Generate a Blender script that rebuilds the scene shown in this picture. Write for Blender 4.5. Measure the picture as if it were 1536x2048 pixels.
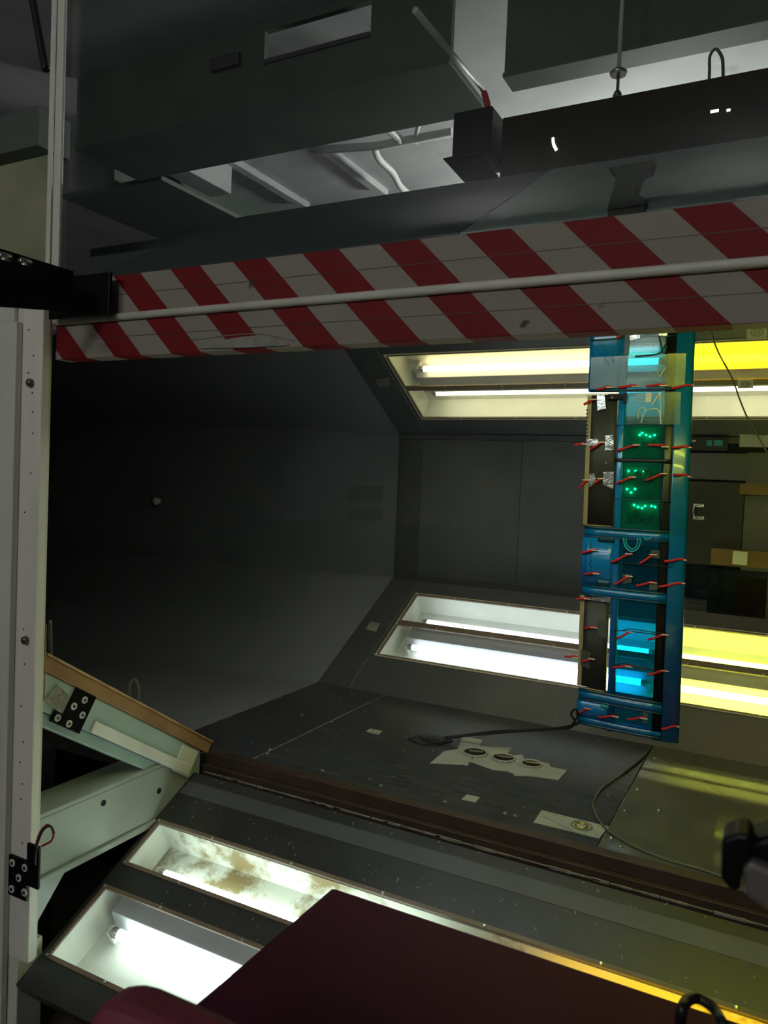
import bpy, bmesh, math, random
from mathutils import Vector, Matrix
random.seed(7)
for o in list(bpy.data.objects): bpy.data.objects.remove(o)
sc = bpy.context.scene
col = sc.collection
S = 1.25            # metres per unit: one unit is the camera's height above the tunnel floor
# ------------------------------------------------------------------ camera
XC = Vector((2923, -186, -1538)).normalized()
YC = Vector((811, 27, 1538)); YC = (YC - XC * XC.dot(YC)).normalized()
ZC = -XC.cross(YC)
RIGHT = Vector((XC[0], YC[0], ZC[0])); UP = Vector((XC[1], YC[1], ZC[1])); FWD = Vector((XC[2], YC[2], ZC[2]))
cam = bpy.data.cameras.new('camera'); camo = bpy.data.objects.new('camera', cam); col.objects.link(camo)
cam.sensor_fit = 'VERTICAL'; cam.sensor_height = 36.0; cam.lens = 36.0 * 1538 / 2048
cam.clip_start = 0.02; cam.clip_end = 100
m = Matrix((RIGHT, UP, -FWD)).transposed().to_4x4(); m.translation = Vector((0, 0, S))
camo.matrix_world = m
cam.dof.use_dof = True; cam.dof.focus_distance = 3.4; cam.dof.aperture_fstop = 7.0
sc.camera = camo
# ------------------------------------------------------------------ world, exposure
w = bpy.data.worlds.new('world'); sc.world = w; w.use_nodes = True
w.node_tree.nodes['Background'].inputs[0].default_value = (0.80, 0.86, 0.84, 1)
w.node_tree.nodes['Background'].inputs[1].default_value = 0.03
sc.view_settings.view_transform = 'Standard'; sc.view_settings.look = 'None'
sc.view_settings.exposure = 0.35; sc.view_settings.gamma = 1.0; sc.view_settings.use_curve_mapping = False
TUBE_POWER = 8.0
# ------------------------------------------------------------------ measuring helpers (units, tunnel axes)
def ray(px, py): return (RIGHT * (px - 768) + UP * (1024 - py) + FWD * 1538).normalized()
EYE = Vector((0, 0, 1))
def aty(px, py, y): d = ray(px, py); return EYE + d * (y / d.y)
def atz(px, py, z=0.0): d = ray(px, py); return EYE + d * ((z - 1) / d.z)
def atx(px, py, x): d = ray(px, py); return EYE + d * (x / d.x)
class Frame:
    def __init__(s, o, u, v, n): s.o, s.u, s.v, s.n = Vector(o), Vector(u).normalized(), Vector(v).normalized(), Vector(n).normalized()
    def __call__(s, p): return s.o + s.u * p[0] + s.v * p[1] + s.n * p[2]
    def px(s, px, py, c=0.0):
        d = ray(px, py); t = (s.o + s.n * c - EYE).dot(s.n) / d.dot(s.n); q = EYE + d * t - s.o
        return q.dot(s.u), q.dot(s.v)
WORLD = Frame((0, 0, 0), (1, 0, 0), (0, 1, 0), (0, 0, 1))
C30, S30 = math.cos(math.radians(30)), 0.5
LOW = Frame((0, 3.18, 0), (1, 0, 0), (0, C30, S30), (0, -S30, C30))          # far lower fillet
UPF = Frame((0, 3.96, 1.27), (1, 0, 0), (0, -C30, S30), (0, -S30, -C30))     # far upper fillet
NEAR = Frame((0, 2.081, -0.047), (1, 0, 0), (0, -.8845, -.4666), (0, -.4666, .8845))  # lowered near fillet
NUP = Frame((0, 1.462, 1.318), (1, 0, 0), (0, C30, S30), (0, S30, -C30))     # near upper fillet (behind the raised door)
# ------------------------------------------------------------------ materials
MATS = {}
def nodes(name):
    mt = bpy.data.materials.new(name); mt.use_nodes = True; MATS[name] = mt
    nt = mt.node_tree; return mt, nt, nt.nodes['Principled BSDF'], nt.nodes['Material Output']
def N(nt, t, **k):
    n = nt.nodes.new(t)
    for a, b in k.items(): setattr(n, a, b)
    return n
def mat(name, c, rough=.5, c2=None, scale=8, detail=6, lo=.35, hi=.65, metal=0, bump=0, bscale=60, stretch=(1, 1, 1), spec=.5, c3=None, s3=3, lo3=.6, hi3=.66, coat=0):
    mt, nt, b, out = nodes(name); L = nt.links.new
    b.inputs['Roughness'].default_value = rough; b.inputs['Metallic'].default_value = metal
    b.inputs['Specular IOR Level'].default_value = spec; b.inputs['Coat Weight'].default_value = coat
    b.inputs['Base Color'].default_value = (*c, 1)
    tc = N(nt, 'ShaderNodeTexCoord'); mp = N(nt, 'ShaderNodeMapping'); mp.inputs['Scale'].default_value = stretch
    L(tc.outputs['Object'], mp.inputs['Vector']); last = None
    if c2:
        no = N(nt, 'ShaderNodeTexNoise'); no.inputs['Scale'].default_value = scale; no.inputs['Detail'].default_value = detail
        L(mp.outputs[0], no.inputs['Vector'])
        r = N(nt, 'ShaderNodeValToRGB'); r.color_ramp.elements[0].position = lo; r.color_ramp.elements[1].position = hi
        r.color_ramp.elements[0].color = (*c, 1); r.color_ramp.elements[1].color = (*c2, 1)
        L(no.outputs['Fac'], r.inputs[0]); last = r.outputs[0]
    if c3:
        no = N(nt, 'ShaderNodeTexNoise'); no.inputs['Scale'].default_value = s3; no.inputs['Detail'].default_value = 10; no.inputs['Roughness'].default_value = .7
        L(mp.outputs[0], no.inputs['Vector'])
        mr = N(nt, 'ShaderNodeMapRange'); mr.inputs[1].default_value = lo3; mr.inputs[2].default_value = hi3
        L(no.outputs['Fac'], mr.inputs[0])
        mx = N(nt, 'ShaderNodeMix', data_type='RGBA'); L(mr.outputs[0], mx.inputs[0])
        if last: L(last, mx.inputs[6])
        else: mx.inputs[6].default_value = (*c, 1)
        mx.inputs[7].default_value = (*c3, 1); last = mx.outputs[2]
    if last: L(last, b.inputs['Base Color'])
    if bump:
        no = N(nt, 'ShaderNodeTexNoise'); no.inputs['Scale'].default_value = bscale; no.inputs['Detail'].default_value = 5
        L(mp.outputs[0], no.inputs['Vector'])
        bp = N(nt, 'ShaderNodeBump'); bp.inputs['Strength'].default_value = bump; bp.inputs['Distance'].default_value = .004
        L(no.outputs['Fac'], bp.inputs['Height']); L(bp.outputs[0], b.inputs['Normal'])
    return mt
def glow(name, c, s):
    mt, nt, b, out = nodes(name); b.inputs['Base Color'].default_value = (*[min(1, x) for x in c], 1)
    b.inputs['Emission Color'].default_value = (*c, 1); b.inputs['Emission Strength'].default_value = s; return mt
def clear(name, tint, gl=.05, rough=.03, diff=0.0, dc=(1, 1, 1)):
    """thin clear sheet: straight transmission, a weak gloss, some milky diffusion"""
    mt, nt, b, out = nodes(name); L = nt.links.new; nt.nodes.remove(b)
    t = N(nt, 'ShaderNodeBsdfTransparent'); t.inputs[0].default_value = (*tint, 1)
    g = N(nt, 'ShaderNodeBsdfGlossy'); g.inputs['Roughness'].default_value = rough
    lw = N(nt, 'ShaderNodeLayerWeight'); lw.inputs[0].default_value = .5
    pw = N(nt, 'ShaderNodeMath', operation='POWER'); pw.inputs[1].default_value = 5; L(lw.outputs['Facing'], pw.inputs[0])
    mu = N(nt, 'ShaderNodeMath', operation='MULTIPLY_ADD'); mu.inputs[1].default_value = .8; mu.inputs[2].default_value = gl; L(pw.outputs[0], mu.inputs[0]); mu.use_clamp = True
    m1 = N(nt, 'ShaderNodeMixShader'); L(mu.outputs[0], m1.inputs[0]); L(t.outputs[0], m1.inputs[1]); L(g.outputs[0], m1.inputs[2])
    last = m1
    if diff:
        d = N(nt, 'ShaderNodeBsdfDiffuse'); d.inputs[0].default_value = (*dc, 1)
        tr = N(nt, 'ShaderNodeBsdfTranslucent'); tr.inputs[0].default_value = (*dc, 1)
        a = N(nt, 'ShaderNodeMixShader'); a.inputs[0].default_value = .5; L(d.outputs[0], a.inputs[1]); L(tr.outputs[0], a.inputs[2])
        m2 = N(nt, 'ShaderNodeMixShader'); m2.inputs[0].default_value = diff; L(m1.outputs[0], m2.inputs[1]); L(a.outputs[0], m2.inputs[2]); last = m2
    L(last.outputs[0], out.inputs[0]); return mt
black = mat('black_paint', (.074, .077, .090), .42, (.090, .093, .108), 3, 8, bump=.12, bscale=25, c3=(.13, .13, .125), s3=6, lo3=.68, hi3=.74)  # base lifted to stand in for haze inside the tunnel
blackhazed = mat('hazed_black_paint', (.20, .205, .25), .6, (.225, .23, .275), 2, 8)  # black paint lightened well beyond black; the duct's haze is in this colour
darkwood = mat('dark_stained_wood', (.020, .021, .018), .5, (.028, .028, .024), 3, 6)
blackfloor = mat('black_floor_board', (.045, .047, .056), .17, (.066, .068, .080), 5, 9, stretch=(1, 9, 1), bump=.04, bscale=30, c3=(.11, .11, .105), s3=12, lo3=.67, hi3=.72)
blackpanel = mat('scuffed_black_panel', (.026, .027, .028), .38, (.042, .042, .042), 4, 9, bump=.1, bscale=30, c3=(.20, .19, .165), s3=16, lo3=.655, hi3=.70)
greypanel = mat('grey_wall_panel', (.100, .104, .118), .45, (.115, .119, .133), 4, 6, bump=.08, bscale=40)  # panel tone raised for haze as well
plexi = mat('smoked_acrylic_floor', (.10, .10, .08), .05, (.14, .14, .11), 3, 6, bump=.01, bscale=10, coat=.4)
white = mat('white_enamel', (.80, .80, .74), .35, (.72, .73, .68), 6, 6, c3=(.55, .52, .44), s3=12, lo3=.72, hi3=.76)
dirtywhite = mat('peeling_white_liner', (.76, .77, .70), .5, (.68, .69, .60), 7, 8, c3=(.30, .23, .11), s3=4, lo3=.50, hi3=.60)
channelw = mat('grey_white_ballast_cover', (.55, .55, .60), .35, (.50, .50, .55), 5, 5)
brownstrip = mat('brown_trim_strip', (.23, .17, .125), .45, (.18, .13, .10), 9, 6)
cream = mat('cream_edge', (.75, .70, .52), .5)
steel = mat('bright_steel', (.62, .61, .58), .28, metal=1)
darksteel = mat('dark_steel', (.16, .16, .16), .4, metal=.8)
postw = mat('painted_post', (.60, .63, .54), .5, (.68, .69, .62), 4, 8, stretch=(3, 3, .5), bump=.25, bscale=12, c3=(.25, .22, .15), s3=9, lo3=.69, hi3=.74)
postp = mat('painted_batten', (.72, .72, .65), .5, (.80, .78, .71), 4, 8, stretch=(3, 3, .6), bump=.3, bscale=14, c3=(.12, .10, .07), s3=20, lo3=.74, hi3=.77)
palegreen = mat('pale_green_paint', (.42, .54, .49), .45, (.36, .47, .43), 5, 7, c3=(.55, .42, .15), s3=7, lo3=.67, hi3=.72)
channelp = mat('grey_green_channel_paint', (.40, .44, .39), .42, (.34, .38, .33), 2.5, 6)
ply = mat('raw_plywood', (.42, .23, .10), .6, (.30, .16, .075), 6, 8, stretch=(1, 1, 1), c3=(.10, .06, .035), s3=8, lo3=.60, hi3=.68)
rail = mat('brown_rail', (.060, .033, .024), .5, (.042, .025, .019), 6, 8, c3=(.12, .11, .10), s3=10, lo3=.70, hi3=.75)
caulk = mat('grey_caulk', (.30, .30, .27), .7, (.20, .20, .18), 25, 8)
blackmetal = mat('black_metal', (.005, .005, .006), .4, spec=.15)
maroon = mat('maroon_lacquer', (.058, .006, .022), .55, (.050, .0055, .018), 3, 5, bump=.05, bscale=200, spec=.15)
pinkred = mat('dull_red_plastic', (.16, .03, .05), .5)
foil = mat('crumpled_foil_tape', (.75, .75, .74), .25, metal=.9, bump=1.0, bscale=45)
cleartape = mat('clear_tape', (.30, .31, .31), .18, (.24, .25, .25), 8, 5, bump=.3, bscale=20)
whitetape = mat('translucent_white_tape', (.42, .43, .42), .35, (.36, .37, .36), 6, 6, bump=.3, bscale=20)
darktape = mat('dark_tape', (.022, .022, .024), .3)
redyarn = mat('red_yarn', (.50, .012, .018), .8)
blue = mat('blue_film_over_wood', (.004, .155, .46), .22, (.004, .18, .52), 3, 6, coat=.4)
teal = mat('blue_teal_film', (.002, .125, .34), .25, (.002, .15, .40), 4, 6, coat=.5)
ribm = mat('dark_blue_rib', (.004, .05, .09), .35)
film = clear('blue_clear_film', (.06, .655, .97), .04, .06, .10, (.01, .26, .50))
filmg = clear('green_lit_film', (.10, .72, .66), .05, .06, .26, (.01, .34, .30))  # the LEDs' green glow is put into this film's colour
milk = clear('frosted_tape_over_film', (.70, .88, .85), .07, .2, .26, (.42, .62, .60))
pane = clear('clear_cover', (.97, .98, .97), .03, .02)
doorglass = clear('door_window_glass', (.86, .90, .88), .03, .02)
carbon = mat('carbon_black', (.012, .012, .012), .35)
flapm = mat('black_foam_flap', (.030, .030, .030), .55, (.038, .037, .036), 6, 5)
tan = mat('tan_balsa_edge', (.36, .27, .15), .6, (.28, .21, .12), 9, 6)
pcb = mat('green_circuit_board', (.01, .11, .055), .4, (.005, .05, .03), 25, 4)
led = glow('green_led', (.02, 1, .35), 12)
cyan = mat('cyan_tubing', (.02, .35, .45), .3)
wire = mat('black_wire', (.012, .012, .012), .45)
greywire = mat('grey_wire', (.10, .10, .085), .45)
wirered = mat('red_wire', (.35, .015, .05), .5)
ink = mat('dark_ink', (.004, .02, .08), .6)
paper = mat('white_card', (.62, .62, .58), .7)
concrete = mat('painted_concrete', (.50, .50, .51), .8, (.42, .42, .44), 2, 7, c3=(.30, .30, .31), s3=1.5, lo3=.58, hi3=.70)
greengird = mat('grey_green_girder_paint', (.095, .115, .10), .6, (.072, .088, .077), 3, 7)
slate = mat('slate_roof_sheet', (.085, .098, .11), .5, (.070, .082, .090), 3, 6)
palegrey = mat('pale_grey_roof_sheet', (.24, .28, .27), .5, (.20, .23, .23), 3, 6)
browngird = mat('dark_brown_girder', (.016, .010, .007), .7, spec=.1)
olive = mat('stained_olive_board', (.30, .31, .18), .7, (.18, .20, .12), 2.5, 8, c3=(.03, .035, .02), s3=2, lo3=.55, hi3=.70)
pipew = mat('white_pipe', (.55, .55, .55), .5)
hallfloor = mat('brown_concrete_floor', (.055, .042, .028), .8, (.035, .028, .02), 3, 8)
goldf = mat('gold_foil', (.65, .50, .16), .25, metal=.9, bump=.6, bscale=60)
holem = mat('hole_black', (.006, .006, .006), .9)
woodbar = mat('varnished_wood_bar', (.20, .12, .045), .5, (.15, .09, .035), 5, 7, stretch=(1, 6, 6))
windowdark = mat('dark_window_glass', (.012, .014, .012), .06, coat=.3)
def stripes():
    mt, nt, b, out = nodes('hazard_stripes'); L = nt.links.new
    b.inputs['Roughness'].default_value = .6; b.inputs['Specular IOR Level'].default_value = .2
    tc = N(nt, 'ShaderNodeTexCoord'); sp = N(nt, 'ShaderNodeSeparateXYZ'); L(tc.outputs['Object'], sp.inputs[0])
    def M(op, a, bb):
        n = N(nt, 'ShaderNodeMath', operation=op)
        for i, v in enumerate((a, bb)):
            if isinstance(v, (int, float)): n.inputs[i].default_value = v
            elif v is not None: L(v, n.inputs[i])
        return n.outputs[0]
    u = M('ADD', sp.outputs[0], sp.outputs[2])
    isup = M('GREATER_THAN', sp.outputs[2], 1.381 * S)
    u = M('ADD', u, M('MULTIPLY', isup, .062 * S))
    fr = M('FRACT', M('DIVIDE', M('SUBTRACT', u, .032 * S), .1895 * S), None)
    red = M('LESS_THAN', fr, .485)
    no = N(nt, 'ShaderNodeTexNoise'); no.inputs['Scale'].default_value = 5; no.inputs['Detail'].default_value = 8; L(tc.outputs['Object'], no.inputs[0])
    r1 = N(nt, 'ShaderNodeValToRGB'); r1.color_ramp.elements[0].color = (.185, .007, .009, 1); r1.color_ramp.elements[1].color = (.155, .009, .011, 1)
    r2 = N(nt, 'ShaderNodeValToRGB'); r2.color_ramp.elements[0].color = (.25, .23, .20, 1); r2.color_ramp.elements[1].color = (.30, .275, .245, 1)
    L(no.outputs['Fac'], r1.inputs[0]); L(no.outputs['Fac'], r2.inputs[0])
    mx = N(nt, 'ShaderNodeMix', data_type='RGBA'); L(red, mx.inputs[0]); L(r2.outputs[0], mx.inputs[6]); L(r1.outputs[0], mx.inputs[7])
    n3 = N(nt, 'ShaderNodeTexNoise'); n3.inputs['Scale'].default_value = 9; n3.inputs['Detail'].default_value = 10; L(tc.outputs['Object'], n3.inputs[0])
    mr = N(nt, 'ShaderNodeMapRange'); mr.inputs[1].default_value = .70; mr.inputs[2].default_value = .74; L(n3.outputs['Fac'], mr.inputs[0])
    m2 = N(nt, 'ShaderNodeMix', data_type='RGBA'); L(mr.outputs[0], m2.inputs[0]); L(mx.outputs[2], m2.inputs[6]); m2.inputs[7].default_value = (.05, .05, .045, 1)
    L(m2.outputs[2], b.inputs['Base Color']); return mt
hazard = stripes()
# ------------------------------------------------------------------ mesh builder
ORG = {}
class MB:
    def __init__(s, fr=WORLD): s.v, s.f, s.fr, s.sm = [], [], fr, set()
    def pts(s, ps): i = len(s.v); s.v += [s.fr(p) for p in ps]; return i
    def face(s, ids, smooth=False):
        if smooth: s.sm.add(len(s.f))
        s.f.append(tuple(ids))
    def box(s, a0, a1, b0, b1, c0, c1):
        i = s.pts([(a, b, c) for c in (c0, c1) for b in (b0, b1) for a in (a0, a1)])
        for q in ((0, 2, 3, 1), (4, 5, 7, 6), (0, 1, 5, 4), (2, 6, 7, 3), (0, 4, 6, 2), (1, 3, 7, 5)): s.face([i + k for k in q])
        return s
    def hexa(s, p):          # p: 4 bottom, 4 top corners
        i = s.pts(p)
        for q in ((3, 2, 1, 0), (4, 5, 6, 7), (0, 1, 5, 4), (1, 2, 6, 5), (2, 3, 7, 6), (3, 0, 4, 7)): s.face([i + k for k in q])
        return s
    def slab(s, poly, d):    # polygon in 3-D (local) extruded by vector d
        n = len(poly); d = Vector(d); i = s.pts(poly); j = s.pts([Vector(p) + d for p in poly])
        s.face([i + k for k in range(n)]); s.face([j + k for k in reversed(range(n))])
        for k in range(n): s.face([i + k, j + k, j + (k + 1) % n, i + (k + 1) % n])
        return s
    def tube(s, path, r, n=8, caps=True):
        path = [Vector(s.fr(p)) for p in path]; fr = s.fr; s.fr = WORLD; rings = []; prev = None
        for k, p in enumerate(path):
            t = (path[min(k + 1, len(path) - 1)] - path[max(k - 1, 0)]).normalized()
            if prev is None: a = t.orthogonal().normalized()
            else: a = (prev - t * prev.dot(t)).normalized()
            prev = a; b = t.cross(a); rr = r[k] if isinstance(r, (list, tuple)) else r
            rings.append(s.pts([p + (a * math.cos(2 * math.pi * q / n) + b * math.sin(2 * math.pi * q / n)) * rr for q in range(n)]))
        for k in range(len(rings) - 1):
            for q in range(n): s.face([rings[k] + q, rings[k] + (q + 1) % n, rings[k + 1] + (q + 1) % n, rings[k + 1] + q], True)
        if caps: s.face([rings[0] + q for q in reversed(range(n))]); s.face([rings[-1] + q for q in range(n)])
        s.fr = fr; return s
    def build(s, name, mt, parent=None, bevel=0):
        o0 = ORG.get(parent, Vector((0, 0, 0)))
        me = bpy.data.meshes.new(name); me.from_pydata([tuple(v * S - o0) for v in s.v], [], s.f)
        for k in s.sm: me.polygons[k].use_smooth = True
        bm = bmesh.new(); bm.from_mesh(me); bmesh.ops.recalc_face_normals(bm, faces=bm.faces); bm.to_mesh(me); bm.free()
        me.materials.append(mt); o = bpy.data.objects.new(name, me); col.objects.link(o); ORG[o] = o0
        if parent: o.parent = parent
        if bevel:
            md = o.modifiers.new('bevel', 'BEVEL'); md.width = bevel * S; md.segments = 2; md.limit_method = 'ANGLE'
        return o
def tag(o, label, cat, group=None):
    o['label'] = label; o['category'] = cat
    if group: o['group'] = group
    return o
def struct(o, label=None):
    o['kind'] = 'structure'
    if label: o['label'] = label
    return o
def thing(name, loc, label=None, cat=None, group=None):
    e = bpy.data.objects.new(name, None); col.objects.link(e); e.location = Vector(loc) * S; ORG[e] = Vector(loc) * S
    e.empty_display_size = .05
    if label: tag(e, label, cat, group)
    return e
def smooth(pts, n=6):        # Catmull-Rom through the points
    P = [Vector(p) for p in pts]; out = []
    for i in range(len(P) - 1):
        a, b, c, d = P[max(i - 1, 0)], P[i], P[i + 1], P[min(i + 2, len(P) - 1)]
        for k in range(n):
            t = k / n; out.append(.5 * ((2 * b) + (c - a) * t + (2 * a - 5 * b + 4 * c - d) * t * t + (3 * b - a - 3 * c + d) * t ** 3))
    return out + [P[-1]]
def screw(fr, u, v, c, r, parent, mt=None):
    return MB(fr).tube([(u, v, c - .002), (u, v, c + .0025), (u, v, c + .004)], [r, r, r * .6], 8).build('screw', mt or steel, parent)
# ================================================================== TUNNEL SHELL
X0, X1 = -2.0, 2.4
# floor: slab with its boards
fl = struct(MB().box(X0, X1, 2.165, 3.19, -.09, -.022).build('floor', blackhazed))
for a, b, mt in ((X0, -1.6265, blackfloor), (-1.6235, -.4245, blackfloor)):
    MB().box(a + .0015, b, 2.17, 3.18, -.021, 0).build('floor_board', mt, fl, .0015)
MB().box(-.4215, .80, 2.17, 3.18, -.021, .001).build('acrylic_floor_panel', plexi, fl, .0015)['label'] = 'clear smoky acrylic floor panel'
MB().box(.803, X1, 2.17, 3.18, -.021, 0).build('floor_board', blackfloor, fl, .0015)
for px, py in ((745, 1462), (604, 1430), (664, 1444), (535, 1508), (540, 1500), (645, 1542), (762, 1572), (1010, 1627), (890, 1604), (1030, 1632)):
    p = atz(px, py); screw(WORLD, p.x, p.y, 0, .006, fl, caulk)
for px, py in ((1275, 1580), (1250, 1622), (1241, 1694), (1222, 1676), (1318, 1622), (1308, 1518)):
    p = atz(px, py); screw(WORLD, p.x, p.y, 0.001, .007, fl, steel)
# rail under the near floor edge
rl = struct(MB().box(-1.80, X1, 2.128, 2.169, -.034, .004).build('trim_1', rail, None, .002))
MB().box(-1.80, X1, 2.108, 2.150, -.085, -.0345).build('lower_step', rail, rl, .002)
mb = MB(); x = -1.78
while x < 1.2:
    L_ = random.uniform(.02, .09); h = random.uniform(.001, .005)
    mb.box(x, x + L_, 2.104, 2.1085, -.058 - h, -.058 + h * .6); x += L_ * random.uniform(.5, 1.1)
o = mb.build('caulk_smears', caulk, rl); o['kind'] = 'stuff'
# fillets with the lamp openings cut out
def fillet(name, fr, width, u0, u1, v0, v1, ua, ub, mt, th=.03):
    b = MB(fr); u0 -= .009; u1 += .009
    b.box(ua, ub, 0, v0, -th, 0); b.box(ua, ub, v1, width, -th, 0); b.box(ua, u0, v0, v1, -th, 0); b.box(u1, ub, v0, v1, -th, 0)
    return struct(b.build(name, mt))
FU0, FU1 = -1.785, .262
wl = fillet('wall_fillet_lower', LOW, .902, FU0, FU1, .244, .774, X0, X1, black)
wu = fillet('wall_fillet_upper', UPF, .902, FU0, FU1, .157, .704, X0, X1, black)
for fr, wp in ((LOW, wl), (UPF, wu)):      # narrow cover strips over the joints between board sections
    for u in (-1.825,): MB(fr).box(u - .0012, u + .0012, .005, .895, -.001, .0015).build('joint_filler', caulk, wp)
# far wall with its panels
wf = struct(MB().box(X0, X1, 3.965, 4.0, .43, 1.29).build('wall_far', black))
for a, b, mt in ((-1.998, -1.853, black), (-1.851, -1.268, greypanel), (-1.266, -.44, greypanel)):
    MB().box(a, b, 3.955, 3.965, .470, 1.245).build('wall_panel', mt, wf, .001)
MB().box(X0, X1, 3.945, 3.965, 1.246, 1.275).build('upper_batten', black, wf, .002)
MB().box(X0, X1, 3.950, 3.965, .445, .469).build('lower_batten', black, wf, .002)
ce = struct(MB().box(X0, X1, 2.13, 3.20, 1.721, 1.75).build('ceiling', black))
# near upper fillet behind the raised door
fillet('wall_fillet_near_upper', NUP, .80, FU0 + .1, FU1, .15, .65, -1.72, X1, black)
def chips(fr, n, u, v, c, par, mt, smax=.010):
    b = MB(fr)
    for _ in range(n):
        x, y = random.uniform(*u), random.uniform(*v); a = random.uniform(0, 6.28); L_, w_ = random.uniform(.002, smax), random.uniform(.001, .003)
        d, e = (math.cos(a) * L_, math.sin(a) * L_), (-math.sin(a) * w_, math.cos(a) * w_)
        b.slab([(x - d[0], y - d[1], c), (x + e[0], y + e[1], c), (x + d[0], y + d[1], c), (x - e[0] * .6, y - e[1] * .6, c)], (0, 0, .0007))
    o = b.build('paint_chips', mt, par); o['kind'] = 'stuff'
chips(WORLD, 60, (-1.99, -.43), (2.18, 3.17), 0, fl, caulk, .007)
chips(LOW, 30, (-1.98, -.2), (.01, .24), 0, wl, caulk, .007)
MB().box(-1.6262, -1.6238, 2.172, 3.178, -.003, .0008).build('joint_filler', caulk, fl)
b = MB(); y = 2.18
while y < 3.15: L_ = random.uniform(.01, .06); b.box(-1.999, -1.9965, y, y + L_, 0, .0008); y += L_ + random.uniform(.005, .06)
o = b.build('worn_joint', caulk, fl); o['kind'] = 'stuff'
# diffuser: flaring eight-sided duct left of the test section
def octo(k, x, cy=2.67, cz=.86):
    w1, w2, h1, h2 = .51 * k, 1.29 * k, .86 * k, .41 * k
    return [(x, cy + a, cz + b) for a, b in ((-w1, -h1), (w1, -h1), (w2, -h2), (w2, h2), (w1, h1), (-w1, h1), (-w2, h2), (-w2, -h2))]
b = MB(); rings = []
for k in range(15):
    x = X0 - k * .42; rings.append(b.pts(octo(1 + .095 * (X0 - x), x)))
for r0, r1 in zip(rings, rings[1:]):
    for q in range(8): b.face([r0 + q, r0 + (q + 1) % 8, r1 + (q + 1) % 8, r1 + q])
b.face([rings[-1] + q for q in range(8)])
wd = struct(b.build('wall_diffuser', blackhazed), 'matt black flaring tunnel duct')
def diff_y(x): return 2.67 + 1.29 * (1 + .095 * (X0 - x))
def onwall(px, py, off=.004):
    y = 4.2
    for _ in range(12): p = aty(px, py, y); y = diff_y(p.x) - off
    return aty(px, py, y)
kp = onwall(318, 1002)
kb = MB().tube([kp + Vector((0, .004, 0)), kp + Vector((0, -.03, 0)), kp + Vector((0, -.045, 0)), kp + Vector((0, -.05, 0))], [.022, .032, .027, .008], 16).build('light_hole_knob', mat('pale_light_spot', (.9, .9, .88), .3))  # pale knob in place of a small hole of light
tag(kb, 'pale round knob standing in for a hole of light in the dark duct wall', 'bolt')
for pl, r in (([(188, 1020), (190, 985), (205, 952), (230, 935), (258, 940)], .0022), ([(330, 988), (400, 991), (480, 990), (560, 990)], .0014), ([(440, 1225), (560, 1230), (690, 1240)], .0014)):
    MB().tube(smooth([onwall(*p, .001) for p in pl], 5), r, 4).build('paint_scratch', caulk, wd)
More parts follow.
